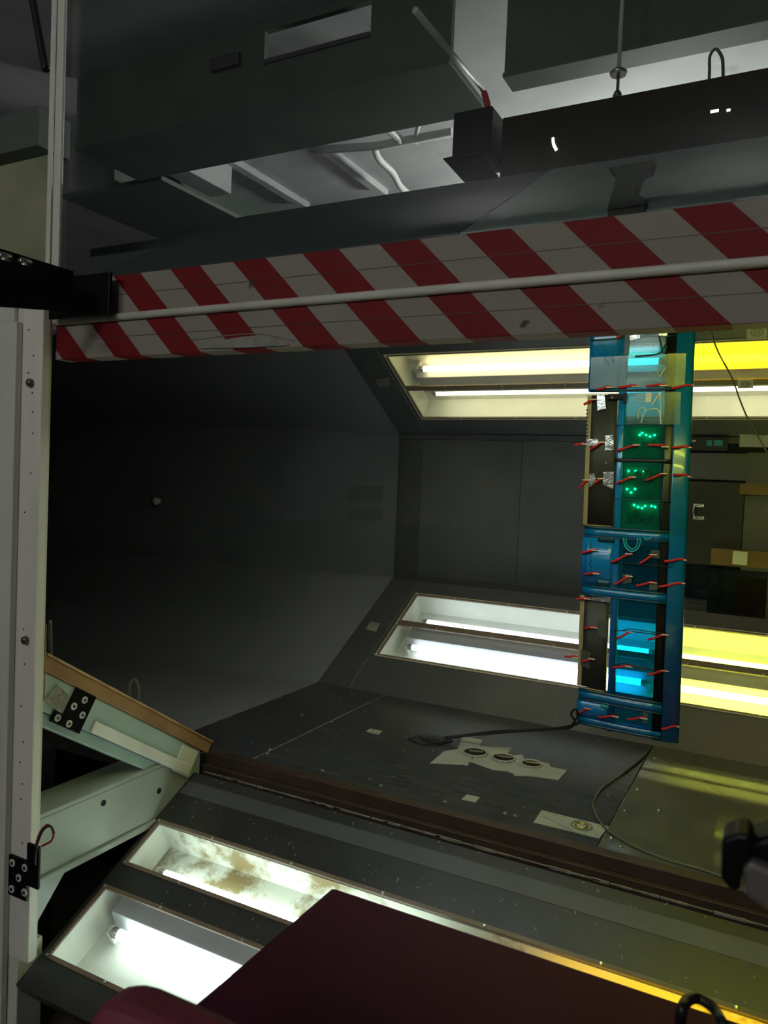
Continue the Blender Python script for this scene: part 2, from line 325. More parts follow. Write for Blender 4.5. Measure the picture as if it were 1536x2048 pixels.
# ================================================================== LIGHT FIXTURES
TUBEC = {}
def tubemat(c):
    if c not in TUBEC: TUBEC[c] = glow('lit_tube_%d' % len(TUBEC), c, TUBE_POWER * POW.get(c, .8))
    return TUBEC[c]
def fixture(fr, u0, u1, bays, tubes, box, label, depth=.118, rim=.012, liner=None, bead=True):
    v0, v1 = bays[0][0], bays[-1][1]; th = .006
    t = thing('light_fixture', fr((u0, v0, -depth)), label, 'light fixture')
    b = MB(fr)
    b.box(u0, u1, v0, v1, -depth - th, -depth)
    b.box(u0, u1, v0 - th, v0, -depth - th, -.005); b.box(u0, u1, v1, v1 + th, -depth - th, -.005)
    b.box(u0 - th, u0, v0 - th, v1 + th, -depth - th, -.005); b.box(u1, u1 + th, v0 - th, v1 + th, -depth - th, -.005)
    b.build('tray', white, t)
    if liner: MB(fr).box(u0 + .001, u1 - .001, v0 + .0005, box[0] - .002, -depth + .0005, -depth + .003).build('peeling_liner', liner, t); MB(fr).box(u0 + .001, u1 - .001, v0 + .0005, v0 + .003, -depth + .0035, -.006).build('peeling_liner', liner, t)
    for (tu0, tu1, tv, tc_, c_) in tubes:
        g = MB(fr).tube([(tu0, tv, c_), (tu1, tv, c_)], .0150, 14).build('tube', tubemat(tc_), t)
        for e, sg in ((tu0, -1), (tu1, 1)):
            MB(fr).tube([(e - sg * .022, tv, c_), (e + sg * .002, tv, c_)], .0156, 14).build('end_cap', steel, g)
            MB(fr).box(e + min(sg * .003, sg * .016), e + max(sg * .003, sg * .016), tv - .014, tv + .014, -depth, c_ + .010).build('socket', white, g, .002)
    bv0, bv1, bc = box
    for e0, e1 in ((-1.735, -.745), (-.735, .245)):
        MB(fr).hexa([(e0, bv0, -depth), (e1, bv0, -depth), (e1, bv1, -depth), (e0, bv1, -depth), (e0, bv0 + .012, bc), (e1, bv0 + .012, bc), (e1, bv1 - .012, bc), (e0, bv1 - .012, bc)]).build('ballast_cover', channelw, t, .002)
    for k, (w0, w1) in enumerate(bays):
        for name, q in (('rim_strip', (u0 - rim, u1 + rim, w0 - rim, w0)), ('rim_strip', (u0 - rim, u1 + rim, w1, w1 + rim)), ('rim_strip', (u0 - rim, u0, w0, w1)), ('rim_strip', (u1, u1 + rim, w0, w1))):
            MB(fr).box(*q, -.0045, .003).build(name, brownstrip, t)
        MB(fr).box(u0 + .001, u1 - .001, w0 + .001, w1 - .001, -.0035, -.0015).build('cover_pane', pane, t)
        if bead:
            ww0, ww1 = (w0 - rim - .004, w1 + rim + .004)
            if k == 0: MB(fr).box(u0 - rim - .004, u1 + rim + .004, ww0, w0 - rim, -.0045, .0045).build('edge_bead', cream, t)
            if k == len(bays) - 1: MB(fr).box(u0 - rim - .004, u1 + rim + .004, w1 + rim, ww1, -.0045, .0045).build('edge_bead', cream, t)
        for u in (u0 - rim / 2, u0 + .22, u0 + .52, u0 + .83, u0 + 1.13, u0 + 1.43, u0 + 1.73):
            for v in (w0 - rim / 2, w1 + rim / 2): screw(fr, u, v, .003, .0048, t)
    if bead: MB(fr).box(u0 - rim - .004, u0 - rim, v0 - rim, v1 + rim, -.0045, .0045).build('edge_bead', cream, t)
    if len(bays) == 2 and bays[1][0] - bays[0][1] < .06: MB(fr).box(u0, u1, bays[0][1] + rim, bays[1][0] - rim, -.0045, .003).build('centre_strip', brownstrip, t)
    return t
COOL, CREAM, YEL, LIME, PALE = (.86, .96, 1.0), (1.0, .90, .48), (1.0, .66, .008), (.92, 1.0, .13), (1.0, .95, .62)
LIME2, COOL2 = (.94, 1.0, .06), (.87, .97, 1.0)
POW = {LIME2: 2.3, COOL2: 1.3, YEL: .95, LIME: 1.0, CREAM: .55, PALE: .45, COOL: .42}
T0, T1, T2, T3 = -1.705, -.520, -.475, .235
fixture(LOW, FU0, FU1, [(.260, .495), (.534, .758)], [(T0, T1, .423, COOL, -.075), (T2, T3, .423, LIME, -.075), (T0, T1, .632, COOL, -.075), (T2, T3, .632, LIME, -.075)],
        (.452, .605, -.050), 'two-bay fluorescent light recess low on the far side behind the blue wing')
fixture(UPF, FU0, FU1, [(.173, .412), (.446, .688)], [(T0, T1, .290, PALE, -.075), (T2, T3, .290, PALE, -.075), (T0, T1, .490, CREAM, -.075), (T2, T3, .490, YEL, -.075)],
        (.318, .462, -.050), 'two-bay yellowish fluorescent light recess high on the far side under the striped beam')
fixture(NUP, FU0 + .1, FU1, [(.15, .38), (.42, .65)], [(T0 + .1, T1, .290, COOL2, -.075), (T2, T3, .290, LIME2, -.075), (T0 + .1, T1, .490, COOL2, -.075), (T2, T3, .490, LIME2, -.075)],
        (.318, .462, -.050), 'two-bay fluorescent light recess hidden above the opening behind the striped beam')
# lowered near fillet panel with its two recesses
ANV, BNV = (.217, .396), (.470, .712)
b = MB(NEAR)
for v0, v1 in ((0.012, ANV[0]), (ANV[1], BNV[0]), (BNV[1], .80)): b.box(-1.80, X1, v0, v1, -.004, 0)
for v0, v1 in ((0.012, ANV[0] - .008), (BNV[1] + .008, .80)): b.box(-1.80, X1, v0, v1, -.03, -.004)
for v0, v1 in (ANV, BNV): b.box(-1.80, -1.783, v0, v1, -.004, 0); b.box(.262, X1, v0, v1, -.03, 0)
npn = struct(b.build('wall_fillet_near_lower', blackpanel), 'black scuffed sloping panel lowered in front of the tunnel floor')
MB(NEAR).box(-1.79, X1, .050, .105, 0, .0012).build('grey_band', black, npn)
chips(NEAR, 110, (-1.78, .4), (.012, .21), 0, npn, caulk, .009); chips(NEAR, 25, (-1.78, .4), (.40, .465), 0, npn, caulk, .006)
NC, NY = (.82, 1.0, .93), (1.0, .58, .01)
fixture(NEAR, -1.771, .25, [(ANV[0] + .012, ANV[1] - .012), (BNV[0] + .012, BNV[1] - .012)], [(-1.70, -.765, .343, NC, -.075), (T2, T3, .343, NY, -.075), (-1.70, -.765, .553, NC, -.075), (T2, T3, .553, NY, -.075)],
        (.372, .527, -.045), 'two-bay fluorescent light recess in the lowered front panel behind the maroon cabinet', liner=dirtywhite, bead=False)
# ================================================================== POST AND OPENING FRAME
df = thing('door_frame', (-1.80, 1.38, -.619), 'pale painted wooden post and corner frame at the left of the tunnel opening', 'frame')
MB().box(-1.90, -1.742, 1.385, 1.394, -.335, 1.46).build('post', postw, df, .002)
MB().box(-2.05, -1.862, 1.3945, 1.47, -.335, 1.46).build('rear_post', postw, df, .003)
MB().box(-1.90, -1.812, 1.387, 1.468, -.619, -.3355).build('post_foot', postw, df, .003)
MB().box(-1.815, -1.737, 1.360, 1.3845, -.335, 1.435).build('batten', postp, df, .003)
MB().box(-2.05, -1.848, 1.365, 1.3845, -.619, 1.385).build('side_board', postw, df, .003)
MB().box(-2.05, -1.868, 1.372, 1.3845, 1.386, 1.50).build('upper_side_board', postw, df, .004)
MB().box(-1.866, -1.739, 1.372, 1.3845, 1.437, 1.50).build('cap_board', postw, df, .003)
MB().box(-1.768, -1.7415, 1.3945, 1.398, .375, .58).build('wood_edge', ply, df)
for px, py in ((62, 766), (52, 1280)):
    p = aty(px, py, 1.358); MB().tube([p + Vector((0, .004, 0)), p + Vector((0, -.008, 0)), p + Vector((0, -.012, 0))], [.011, .011, .006], 8).build('lag_bolt', darksteel, df)
for k in range(34):
    if random.random() < .45: continue
    z = 1.40 - k * .052 + random.uniform(-.01, .01); x = -1.778 + random.uniform(-.014, .014)
    MB().tube([(x, 1.3605, z), (x, 1.3592, z)], .0026, 6).build('nail_hole', holem, df)
# diagonal corner member in the plane x = -1.8
DG = Frame((-1.80, 1.455, .435), (1, 0, 0), (0, .68, -.428), (0, .428, .68))   # v runs down the slope, n is up and in
MB(DG).box(-.055, .012, -.04, .80, -.010, .030).build('plywood_edge', ply, df, .002)
MB(DG).box(-.055, .016, -.04, .80, .030, .036).build('plywood_lip', mat('light_ply_lip', (.55, .36, .17), .6, (.40, .24, .10), 20, 6), df)
MB(DG).hexa([(-.06, .0, -.105), (.006, .0, -.105), (.006, .76, -.105), (-.06, .76, -.105), (-.06, -.058, -.0105), (.006, -.058, -.0105), (.006, .76, -.0105), (-.06, .76, -.0105)]).build('green_board', palegreen, df, .003)
MB(DG).box(.0065, .016, .235, .74, -.105, -.070).build('pale_strip', postp, df, .003)
MB(DG).box(-.05, -.006, .02, .74, -.140, -.1055).build('lower_flange', palegreen, df, .003)
MB(DG).box(.0065, .013, .655, .745, -.110, -.020).build('peeling_tape', postp, df, .002)
p = DG((0, .34, .036)); MB().tube(smooth([p, p + Vector((0, -.005, .045)), p + Vector((.018, .0, .062)), p + Vector((.028, .005, .035)), p + Vector((.028, .006, 0))], 5), .0045, 6).build('wire_loop', greywire, df)
MB().tube(smooth([aty(100, 1240, 1.49), aty(101, 1300, 1.49), aty(104, 1380, 1.49)], 4), .0055, 6).build('dark_rod', darksteel, df)
def lplate(cells, fr, screws, par):
    b = MB(fr)
    for c_ in cells: b.box(*c_, 0, .008)
    q = b.build('black_plate', blackmetal, par, .0015)
    for u, v in screws:
        MB(fr).tube([(u, v, .008), (u, v, .011)], .0105, 10).build('washer', paper, q); MB(fr).tube([(u, v, .011), (u, v, .013)], .005, 8).build('screw', darksteel, q)
# upper plate on the green board
PF = Frame(DG((.006, .110, -.06)), (0, .68, -.428), (0, .428, .68), (1, 0, 0))
lplate([(0, .085, -.062, .050), (-.035, 0, -.062, -.030)], PF, [(.045, .028), (.018, .0), (.062, -.012), (.03, -.048), (-.018, -.046)], df)
MB(PF).slab([(-.085, -.022, .0), (-.012, -.03, .0), (-.006, .02, .0), (-.07, .035, .0)], (0, 0, .006)).build('foil_patch', foil, df)
# lower plate joining post and channel
LF = Frame(aty(22, 1735, 1.3595), (1, 0, 0), (0, 0, 1), (0, -1, 0))
lplate([(0, .072, -.070, .040), (.072, .118, -.025, .090)], LF, [(.018, .022), (.018, -.05), (.045, -.012), (.068, .022), (.068, -.045)], df)
MB().tube(smooth([aty(72, 1690, 1.345), aty(80, 1665, 1.34), aty(95, 1650, 1.335), aty(107, 1662, 1.335), aty(104, 1680, 1.335), aty(92, 1688, 1.335), aty(84, 1692, 1.335)], 5), .003, 6).build('red_wire', wirered, df)
MB().tube(smooth([aty(70, 1730, 1.345), aty(72, 1700, 1.34), aty(84, 1664, 1.333), aty(100, 1652, 1.333), aty(108, 1668, 1.333)], 5), .003, 6).build('dark_wire', wire, df)
# steel channel beam crossing behind the post
ch = thing('channel_beam', (-1.80, 1.75, -.17), 'grey-green steel channel with round holes crossing behind the post foot', 'beam')
b = MB()
b.box(-1.815, -1.800, 1.40, 2.10, -.150, .015).build('web', channelp, ch, .002)
MB().box(-1.93, -1.800, 1.40, 2.10, .0155, .030).build('top_flange', channelp, ch, .003)
MB().box(-1.93, -1.790, 1.40, 2.10, -.170, -.1505).build('bottom_flange', channelp, ch, .003)
for px, py in ((207, 1606), (318, 1582)):
    p = atx(px, py, -1.7995); MB().tube([p, p + Vector((.0012, 0, 0))], .0095, 14).build('bolt_hole', holem, ch)
MB().slab([(-1.80, 1.40, -.171), (-1.80, 1.53, -.171), (-1.80, 1.41, -.31), (-1.80, 1.40, -.31)], (-.02, 0, 0)).build('gusset', channelp, ch)
# hall floor and dark underside
struct(MB().box(-9, 5, -4.5, 9, -.67, -.62).build('floor_hall', hallfloor))
ub = MB().box(-3.4, X1, 2.25, 2.33, -.619, -.10).build('wall_underside', darkwood); struct(ub)
struct(MB().box(-3.6, -2.06, 1.62, 1.70, -.619, .10).build('wall_left_skirt', darkwood))
# ================================================================== RAISED DOOR
DY = 1.40
dr = struct(thing('door_1', (-.6, DY, 1.28)), 'raised sliding door with hazard-striped lower edge and a window above')
DX0, DX1 = -1.737, 1.2
MB().box(DX0, DX1, DY, DY + .05, 1.284, 1.486).build('striped_beam', hazard, dr, .002)
MB().tube([(DX0, DY - .004, 1.381), (DX1, DY - .004, 1.381)], .0095, 10).build('white_rod', postw, dr)
for z in (1.437, 1.333): MB().box(DX0 + .15, DX1, DY - .0008, DY, z - .0006, z + .0006).build('tape_edge', rail, dr)
MB().box(DX0 + .01, DX1, DY + .018, DY + .026, 1.487, 2.45).build('window_pane', doorglass, dr)
MB().box(-1.758, -1.731, DY - .004, DY + .006, 1.50, 2.5).build('stile', postw, dr, .003)
MB().box(-1.787, -1.770, DY + .0, DY + .005, 1.50, 2.5).build('track_strip', postw, dr, .003)
# torn tape along the lower edge
b = MB(); pl = [aty(px, py, DY - .001) for px, py in ((402, 697), (440, 682), (480, 675), (520, 671), (560, 678), (580, 690), (545, 693), (480, 696))]
b.slab(pl, (0, -.004, 0)).build('torn_tape_edge', caulk, dr)
b = MB(); p0 = [aty(px, py, DY - .001) for px, py in ((380, 680), (450, 672), (520, 668), (590, 682))]
b.tube(smooth(p0, 5), .0013, 6).build('wrinkle', caulk, dr)
# black bracket at the left end
bk = thing('bracket_arm', aty(100, 640, 1.30), 'black steel bracket arm bolted across the left end of the striped beam', 'bracket')
A, B_ = aty(0, 500, .98), aty(0, 640, .98)
p_ = [aty(-40, 482, .95), aty(-40, 612, .95), aty(95, 636, 1.385), aty(95, 528, 1.385)]
MB().hexa([aty(-60, 560, 1.05), aty(-60, 606, 1.05), aty(213, 628, 1.388), aty(213, 590, 1.388),
           aty(-60, 560, 1.05) + Vector((.0, .03, 0)), aty(-60, 606, 1.05) + Vector((0, .03, 0)), aty(213, 628, 1.388) + Vector((0, .008, 0)), aty(213, 590, 1.388) + Vector((0, .008, 0))]).build('lower_flange', blackmetal, bk, .002)
MB().hexa([aty(-60, 478, 1.08), aty(-60, 566, 1.08), aty(140, 600, 1.378), aty(140, 540, 1.378),
           aty(-60, 478, 1.08) + Vector((.0, .03, 0)), aty(-60, 566, 1.08) + Vector((0, .03, 0)), aty(140, 600, 1.378) + Vector((0, .012, 0)), aty(140, 540, 1.378) + Vector((0, .012, 0))]).build('upper_flange', blackmetal, bk, .002)
q0, q1 = aty(90, 640, 1.350), aty(213, 541, 1.350)
MB().box(q0.x, q1.x, 1.360, 1.370, q0.z + .004, q1.z).build('end_plate', blackmetal, bk, .002)
for px, py, y in ((45, 523, 1.20), (166, 609, 1.352), (46, 604, 1.185), (4, 512, 1.13)):
    p = aty(px, py, y); MB().tube([p + Vector((0, .02, 0)), p + Vector((0, -.004, 0)), p + Vector((0, -.010, 0))], [.009, .009, .005], 10).build('bolt', steel, bk)
# boards left of the door track
lb = MB().box(-2.9, -1.905, 1.50, 1.53, 1.50, 1.885).build('stained_board', olive, None, .003); tag(lb, 'stained olive board at the left edge above the black bracket', 'board')
p = aty(45, 237, 1.48)
lb2 = MB().box(-2.9, -2.09, 1.60, 1.72, 1.98, 2.10).build('dark_beam', greengird, None, .003); tag(lb2, 'dark timber beam in the top left corner', 'beam')
q = MB().tube(smooth([aty(62, -20, 1.56), aty(75, 50, 1.56), aty(86, 110, 1.56), aty(92, 140, 1.56)], 4), .012, 8).build('hanging_hose', wire); tag(q, 'dark hose hanging at the upper left beside the door track', 'hose')
# ================================================================== HALL ABOVE THE TUNNEL (seen through the door window)
struct(MB().box(-9, 5, -4.5, 11, 3.15, 3.25).build('ceiling_hall', concrete))
struct(MB().box(-9, 5, 9.0, 9.1, -.3, 3.14).build('wall_hall_back', concrete))
struct(MB().box(-9.1, -9.0, -4.5, 9.0, -.3, 3.14).build('wall_hall_left', concrete))
GZ = 2.80
g = thing('roof_girder', (-1.5, 3.0, GZ), 'grey-green deep girder with a slot hole crossing the top left under the hall ceiling', 'girder')
y0 = 3.0
def gx(px, py): return aty(px, py, y0).x
gl, gr = -3.6, gx(900, 125)
def gz(px, py): return aty(px, py, y0).z
sx0, sx1 = gx(530, 65), gx(742, 40); sz0, sz1 = gz(640, 92), gz(640, 30)
b = MB(); GB = gz(500, 207)
b.box(gl, sx0, y0, y0 + .03, GB, 3.149); b.box(sx1, gr, y0, y0 + .03, GB, 3.149); b.box(sx0, sx1, y0, y0 + .03, GB, sz0); b.box(sx0, sx1, y0, y0 + .03, sz1, 3.149)
b.build('web', greengird, g)
MB().box(gl, gr, y0 - .01, y0 + .47, GB - .03, GB - .0005).build('bottom_flange', greengird, g, .004)
MB().box(sx0, sx1, y0 - .012, y0 - .0005, sz0 - .02, sz0).build('slot_sill', darksteel, g)
MB().box(sx0 + .35 * (sx1 - sx0), sx0 + .9 * (sx1 - sx0), y0 + .2, y0 + .25, sz0, 3.1).build('dark_block', browngird, g)
q0, q1 = aty(425, 148, y0 - .001), aty(483, 107, y0 - .001)
MB().box(q0.x, q1.x, y0 - .03, y0 - .0005, q0.z, q1.z).build('junction_box', darksteel, g, .006)
gz2 = GB - .03
r1, l1 = atz(265, 330, gz2), atz(110, 392, gz2)
g2 = thing('cross_girder', (r1.x - .3, 3.6, gz2), 'dark green cross girder running back from the left end of the slotted girder', 'girder')
MB().box(l1.x, r1.x, 3.5, 8.9, gz2, gz2 + .03).build('bottom_flange', greengird, g2, .004)
MB().box((l1.x + r1.x) / 2 - .04, (l1.x + r1.x) / 2 + .04, 3.5, 8.9, gz2 + .0305, 3.149).build('web', greengird, g2)
# tunnel roof kerb above the striped beam
q0 = aty(700, 421, 2.25)
spx = aty(1000, 400, 1.7).x
rs1 = MB(NUP).box(-1.72, spx - .001, .105, .83, -.165, -.150).build('roof_skin', slate, None, .003); tag(rs1, 'slate-grey sloping roof skin just above the left part of the striped beam', 'roof sheet')
rs2 = MB(NUP).box(spx, X1, .105, .83, -.165, -.150).build('roof_skin', palegrey, None, .003); tag(rs2, 'pale grey-green sloping roof skin just above the right part of the striped beam', 'roof sheet')
rk = MB().box(-2.6, 2.0, 2.25, 2.75, 1.752, q0.z).build('roof_kerb', slate, None, .004); tag(rk, 'dark slate-grey roof kerb running just above the striped beam', 'kerb')
q1, q2 = aty(1008, 400, 2.60), aty(1300, 325, 2.60)
rp = MB().box(q1.x, 2.0, 2.76, 2.80, 1.752, q2.z + .12).build('roof_sheet', palegrey, None, .003); tag(rp, 'pale grey-green roof sheet above the striped beam on the right', 'sheet')
# brown girder and hoist shapes on the right, standing in for a dark reflection
CY_ = 2.45
t0, t1, b0, b1 = aty(1004, 235, CY_), aty(1536, 150, CY_), aty(1000, 352, CY_), aty(1536, 292, CY_)
cg = thing('reflection_girder', (t0.x + .5, CY_, b0.z), 'very dark brown girder shape standing in for a reflection, with small bright slits at the upper right', 'girder')
MB().box(t0.x, 2.2, CY_, CY_ + .2, min(b0.z, b1.z), max(t0.z, t1.z)).build('body', browngird, cg, .006)
for px, py, w_, h_ in ((1429, 222, .011, .0035), (1457, 220, .005, .003)):  # glowing pieces stand in for light glimpsed through holes
    p = aty(px, py, CY_ - .003); MB().box(p.x - w_, p.x + w_, CY_ - .004, CY_ - .0005, p.z - h_, p.z + h_).build('bright_slit', glow('slit_light_%d' % px, (1, .98, .92), 2.0), cg)
p = aty(1108, 288, CY_ - .003); MB().tube(smooth([aty(1106, 276, CY_ - .003), aty(1107, 288, CY_ - .003), aty(1113, 300, CY_ - .003)], 3), .005, 6).build('bright_slit', MATS['slit_light_1429'], cg)
bs = [(1216, 335), (1310, 318), (1302, 340), (1282, 350), (1272, 385), (1292, 398), (1290, 410), (1268, 412), (1213, 420), (1232, 352)]
rb = thing('roof_bracket', aty(1250, 420, 1.455), 'dark shaped bracket standing above the striped beam on the right', 'bracket')
MB().slab([aty(a, c, 1.455) for a, c in bs], (0, .030, 0)).build('plate', mat('dark_green_bracket_paint', (.022, .028, .022), .6, spec=.2), rb, .002)
MB().box(aty(1216, 418, 1.455).x, aty(1290, 408, 1.455).x, 1.4525, 1.53, 1.4865, aty(1250, 418, 1.455).z).build('foot', MATS['dark_green_bracket_paint'], rb, .001)
hb = thing('reflection_box', aty(945, 350, CY_ - .05), 'black box shape standing in for a reflection, with flat base plate hanging left of the brown girder', 'hoist')
q0, q1 = aty(903, 318, CY_ - .05), aty(985, 210, CY_ - .05)
MB().box(q0.x, q1.x, CY_ - .05, CY_ + .12, q0.z, q1.z).build('body', blackmetal, hb, .005)
pl = [aty(884, 316, CY_ - .08), aty(902, 312, CY_ - .08), aty(962, 312, CY_ - .08), aty(988, 345, CY_ - .08), aty(985, 356, CY_ - .08), aty(925, 361, CY_ - .08)]
MB().slab(pl, (0, .14, 0)).build('base_plate', blackmetal, hb, .004)
MB().tube(smooth([aty(985, 300, CY_ - .02), aty(996, 310, CY_ - .02), aty(991, 325, CY_ - .02), aty(996, 335, CY_ - .02)], 5), .004, 6).build('cable', wire, hb)
# second green girder upper right and its neighbour
def xgird(name, pxl, pyl, pyt, pxr, pyr, y, label, mt=greengird, d=.25):
    a, t = aty(pxl, pyl, y), aty(pxl, pyt, y); r = aty(pxr, pyr, y)
    o = thing(name, (a.x + .4, y, a.z), label, 'girder')
    MB().box(a.x, 2.5, y, y + .03, a.z, 3.149).build('web', mt, o, .003)
    MB().box(a.x, 2.5, y - .02, y + d, a.z - .02, a.z - .0005).build('bottom_flange', mt, o, .003); return o
xgird('roof_beam', 1008, 150, 60, 1536, 50, 3.25, 'grey-green roof beam across the top right corner, above the brown girder', d=.12)
# conduit, red joint, pipes on the hall ceiling
cz = 3.08
a, c = atz(830, 20, 2.62), atz(968, 185, 2.62)
cd = thing('conduit', a, 'thin grey conduit with a red end hanging down to the black box', 'conduit')
MB().tube([a, c], .012, 8).build('pipe', pipew, cd)
MB().tube(smooth([c, aty(975, 210, c.y - .1), aty(976, 240, c.y - .25)], 4), .013, 8).build('red_sleeve', redyarn, cd)
def hung(px, py): return atz(px, py, 3.02)
pp = MB().tube([hung(620, 300), hung(748, 293), hung(905, 264)], .026, 8).build('ceiling_pipe', pipew); tag(pp, 'straight pipe under the hall ceiling leading to the black box', 'pipe')
pp = MB().tube(smooth([hung(748, 240), hung(780, 262), hung(802, 280)], 4), .024, 8).build('ceiling_pipe', pipew); tag(pp, 'short slanting pipe end joining the straight ceiling pipe', 'pipe')
pp = MB().tube(smooth([hung(748, 293), hung(758, 318), hung(785, 345), hung(800, 372), hung(820, 390)], 5), .022, 8).build('ceiling_pipe', pipew); tag(pp, 'curved pipe bending down across the hall ceiling', 'pipe')
pp = MB().tube(smooth([hung(796, 236), hung(836, 233), hung(834, 262), hung(832, 285)], 5), .014, 8).build('pipe_hanger', pipew); tag(pp, 'small bent hanger hook over the straight ceiling pipe', 'hanger')
for (a, c, lab) in (((420, 305), (605, 420), 'thin dark rib on the hall ceiling nearest the cross girder'), ((600, 268), (760, 395), 'thin dark rib on the hall ceiling beside the curved pipe')):
    a_, c_ = atz(*a, 3.10), atz(*c, 3.10)
    q = MB().box(min(a_.x, c_.x) , min(a_.x, c_.x) + .07, a_.y, c_.y, 3.10, 3.149).build('ceiling_rib', concrete, None, .004); tag(q, lab, 'rib')
p0, p1 = atz(325, 345, 2.92), atz(440, 392, 2.92)
q = MB().box(p0.x, p0.x + .18, p0.y, p1.y, 2.92, 3.149).build('ceiling_duct', concrete, None, .004); tag(q, 'boxed duct under the hall ceiling next to the cross girder', 'duct')
sd = aty(1237, 145, 3.05)
sp_ = thing('sprinkler', sd, 'round ceiling sprinkler with dangling head above the brown girder', 'sprinkler')
MB().tube([sd + Vector((0, 0, .012)), sd, sd + Vector((0, 0, -.01))], [.02, .034, .03], 14).build('rose', steel, sp_)
MB().tube([sd + Vector((0, 0, -.01)), sd + Vector((0, 0, -.07))], .006, 8).build('stem', darksteel, sp_)
MB().tube([sd + Vector((0, 0, .01)), Vector((sd.x, sd.y, 3.149))], .008, 8).build('drop_pipe', pipew, sp_)
MB().tube([sd + Vector((0, 0, -.07)), sd + Vector((0, 0, -.085)), sd + Vector((0, 0, -.10))], [.010, .018, .008], 8).build('head', darksteel, sp_)
q = MB().tube(smooth([aty(1418, 172, 2.66), aty(1419, 140, 2.66), aty(1420, 112, 2.66), aty(1432, 98, 2.66), aty(1444, 115, 2.66), aty(1446, 140, 2.66), aty(1446, 170, 2.66)], 5), .005, 6).build('cable_loop', greywire, cg)
# added unseen lamps: strip lights that brighten the hall ceiling, girders and post
def added_hall_light(x, y, z, label, s):
    t = thing('added_hall_light', (x, y, z), label, 'added light')
    MB().box(x - .5, x + .5, y - .022, y + .022, z + .045, z + .07).build('housing', pipew, t)
    MB().tube([(x - .48, y, z + .01), (x + .48, y, z + .01)], .018, 10).build('tube', glow('added_hall_tube_%d_%d' % (int(x * 100), int(y * 100)), (1.0, .98, .93), s), t)
    for sx in (-.35, .35): MB().tube([(x + sx, y, z + .06), (x + sx, y, 3.149)], .006, 6).build('hanger_rod', darksteel, t)
added_hall_light(-.9, 6.0, 2.60, 'added strip light hidden behind the tunnel roof, right of the cross girder', 620)
added_hall_light(-2.2, -3.2, 2.80, 'left added strip light, unseen behind the camera', 150)
added_hall_light(-.2, -3.2, 2.80, 'right added strip light, unseen behind the camera', 150)
# ================================================================== FAR SIDE WINDOW AND BARS (right of the wing)
WY = 3.955
def wbox(px0, py0, px1, py1, y0, y1, name, mt, par, bev=.001):
    a, c = aty(px0, py0, y0), aty(px1, py1, y0)
    return MB().box(min(a.x, c.x), max(a.x, c.x), y0, y1, min(a.z, c.z), max(a.z, c.z)).build(name, mt, par, bev)
wn = struct(thing('window_1', aty(1450, 1060, WY)), 'dark observation window in the far wall right of the wing')
MB().box(-.435, 1.6, 3.958, 3.9645, .50, 1.245).build('glass', windowdark, wn)
wbox(1370, 905, 1500, 962, 3.950, 3.957, 'upper_panel', greypanel, wn)
wbox(1372, 962, 1480, 1135, 3.940, 3.957, 'dark_panel', darkwood, wn)
wbox(1495, 905, 1536, 1250, 3.948, 3.957, 'post', greypanel, wn)
wbox(1480, 968, 1760, 1000, 3.930, 3.947, 'wood_bar', woodbar, wn)
a = aty(1423, 1096, 3.93); c = aty(1423, 1128, 3.93)
MB().box(a.x, 1.0, 3.925, 3.9395, c.z, a.z).build('wood_bar', woodbar, wn)
wbox(1418, 1135, 1530, 1240, 3.945, 3.957, 'lower_pane', windowdark, wn)
wbox(1480, 866, 1700, 897, 3.935, 3.944, 'pale_panel', paper, wn)
hd = thing('door_handle', aty(1397, 1022, 3.93), 'bright metal handle on the dark panel right of the wing', 'handle')
for py in (1011, 1036): wbox(1386, py - 4, 1408, py + 4, 3.928, 3.9395, 'mount', foil, hd)
MB().tube(smooth([aty(1390, 1011, 3.925), aty(1387, 1023, 3.915), aty(1391, 1036, 3.925)], 4), .006, 6).build('grip', steel, hd)
eq = thing('control_panel', aty(1400, 886, 3.93), 'small control panel with cyan displays on the far wall behind the wing', 'panel')
wbox(1384, 874, 1455, 902, 3.930, 3.944, 'case', darkwood, eq)
for a, c in ((1413, 1424), (1428, 1445)): wbox(a, 880, c, 892, 3.927, 3.9295, 'display', cyan, eq)
wbox(1384, 880, 1392, 884, 3.927, 3.9295, 'sticker', paper, eq)
# target stickers
def target(fr, u, v, s, label, ringed=True):
    t = thing('target_sticker', fr((u, v, .001)), label, 'sticker')
    MB(fr).box(u - s, u + s, v - s, v + s, .0033, .0045).build('card', paper, t)
    if ringed:
        for r0, r1 in ((.66, .54), (.36, .24)):
            b = MB(fr); n = 20; i = b.pts([(u + math.cos(2 * math.pi * k / n) * r * s, v + math.sin(2 * math.pi * k / n) * r * s, .0050) for r in (r0 * .98, r1 * .98) for k in range(n)])
            for k in range(n): b.face([i + k, i + (k + 1) % n, i + n + (k + 1) % n, i + n + k])
            b.build('ring', darktape, t)
        MB(fr).tube([(u, v, .0046), (u, v, .0052)], .07 * s, 8).build('dot', darktape, t)
WALLF = Frame((0, 3.9350, 0), (1, 0, 0), (0, 0, 1), (0, -1, 0))
target(UPF, *UPF.px(1514, 663), .036, 'square target sticker with rings at the top right, just under the striped beam')
target(UPF, *UPF.px(1491, 766), .030, 'square target sticker with rings on the brown strip of the upper light')
target(WALLF, *WALLF.px(1494, 857), .031, 'square target sticker with rings just below the upper light')
target(Frame((0, 3.9240, 0), (1, 0, 0), (0, 0, 1), (0, -1, 0)), *Frame((0, 3.924, 0), (1, 0, 0), (0, 0, 1), (0, -1, 0)).px(1480, 1116), .031, 'plain pale square card on the lower wooden bar', False)
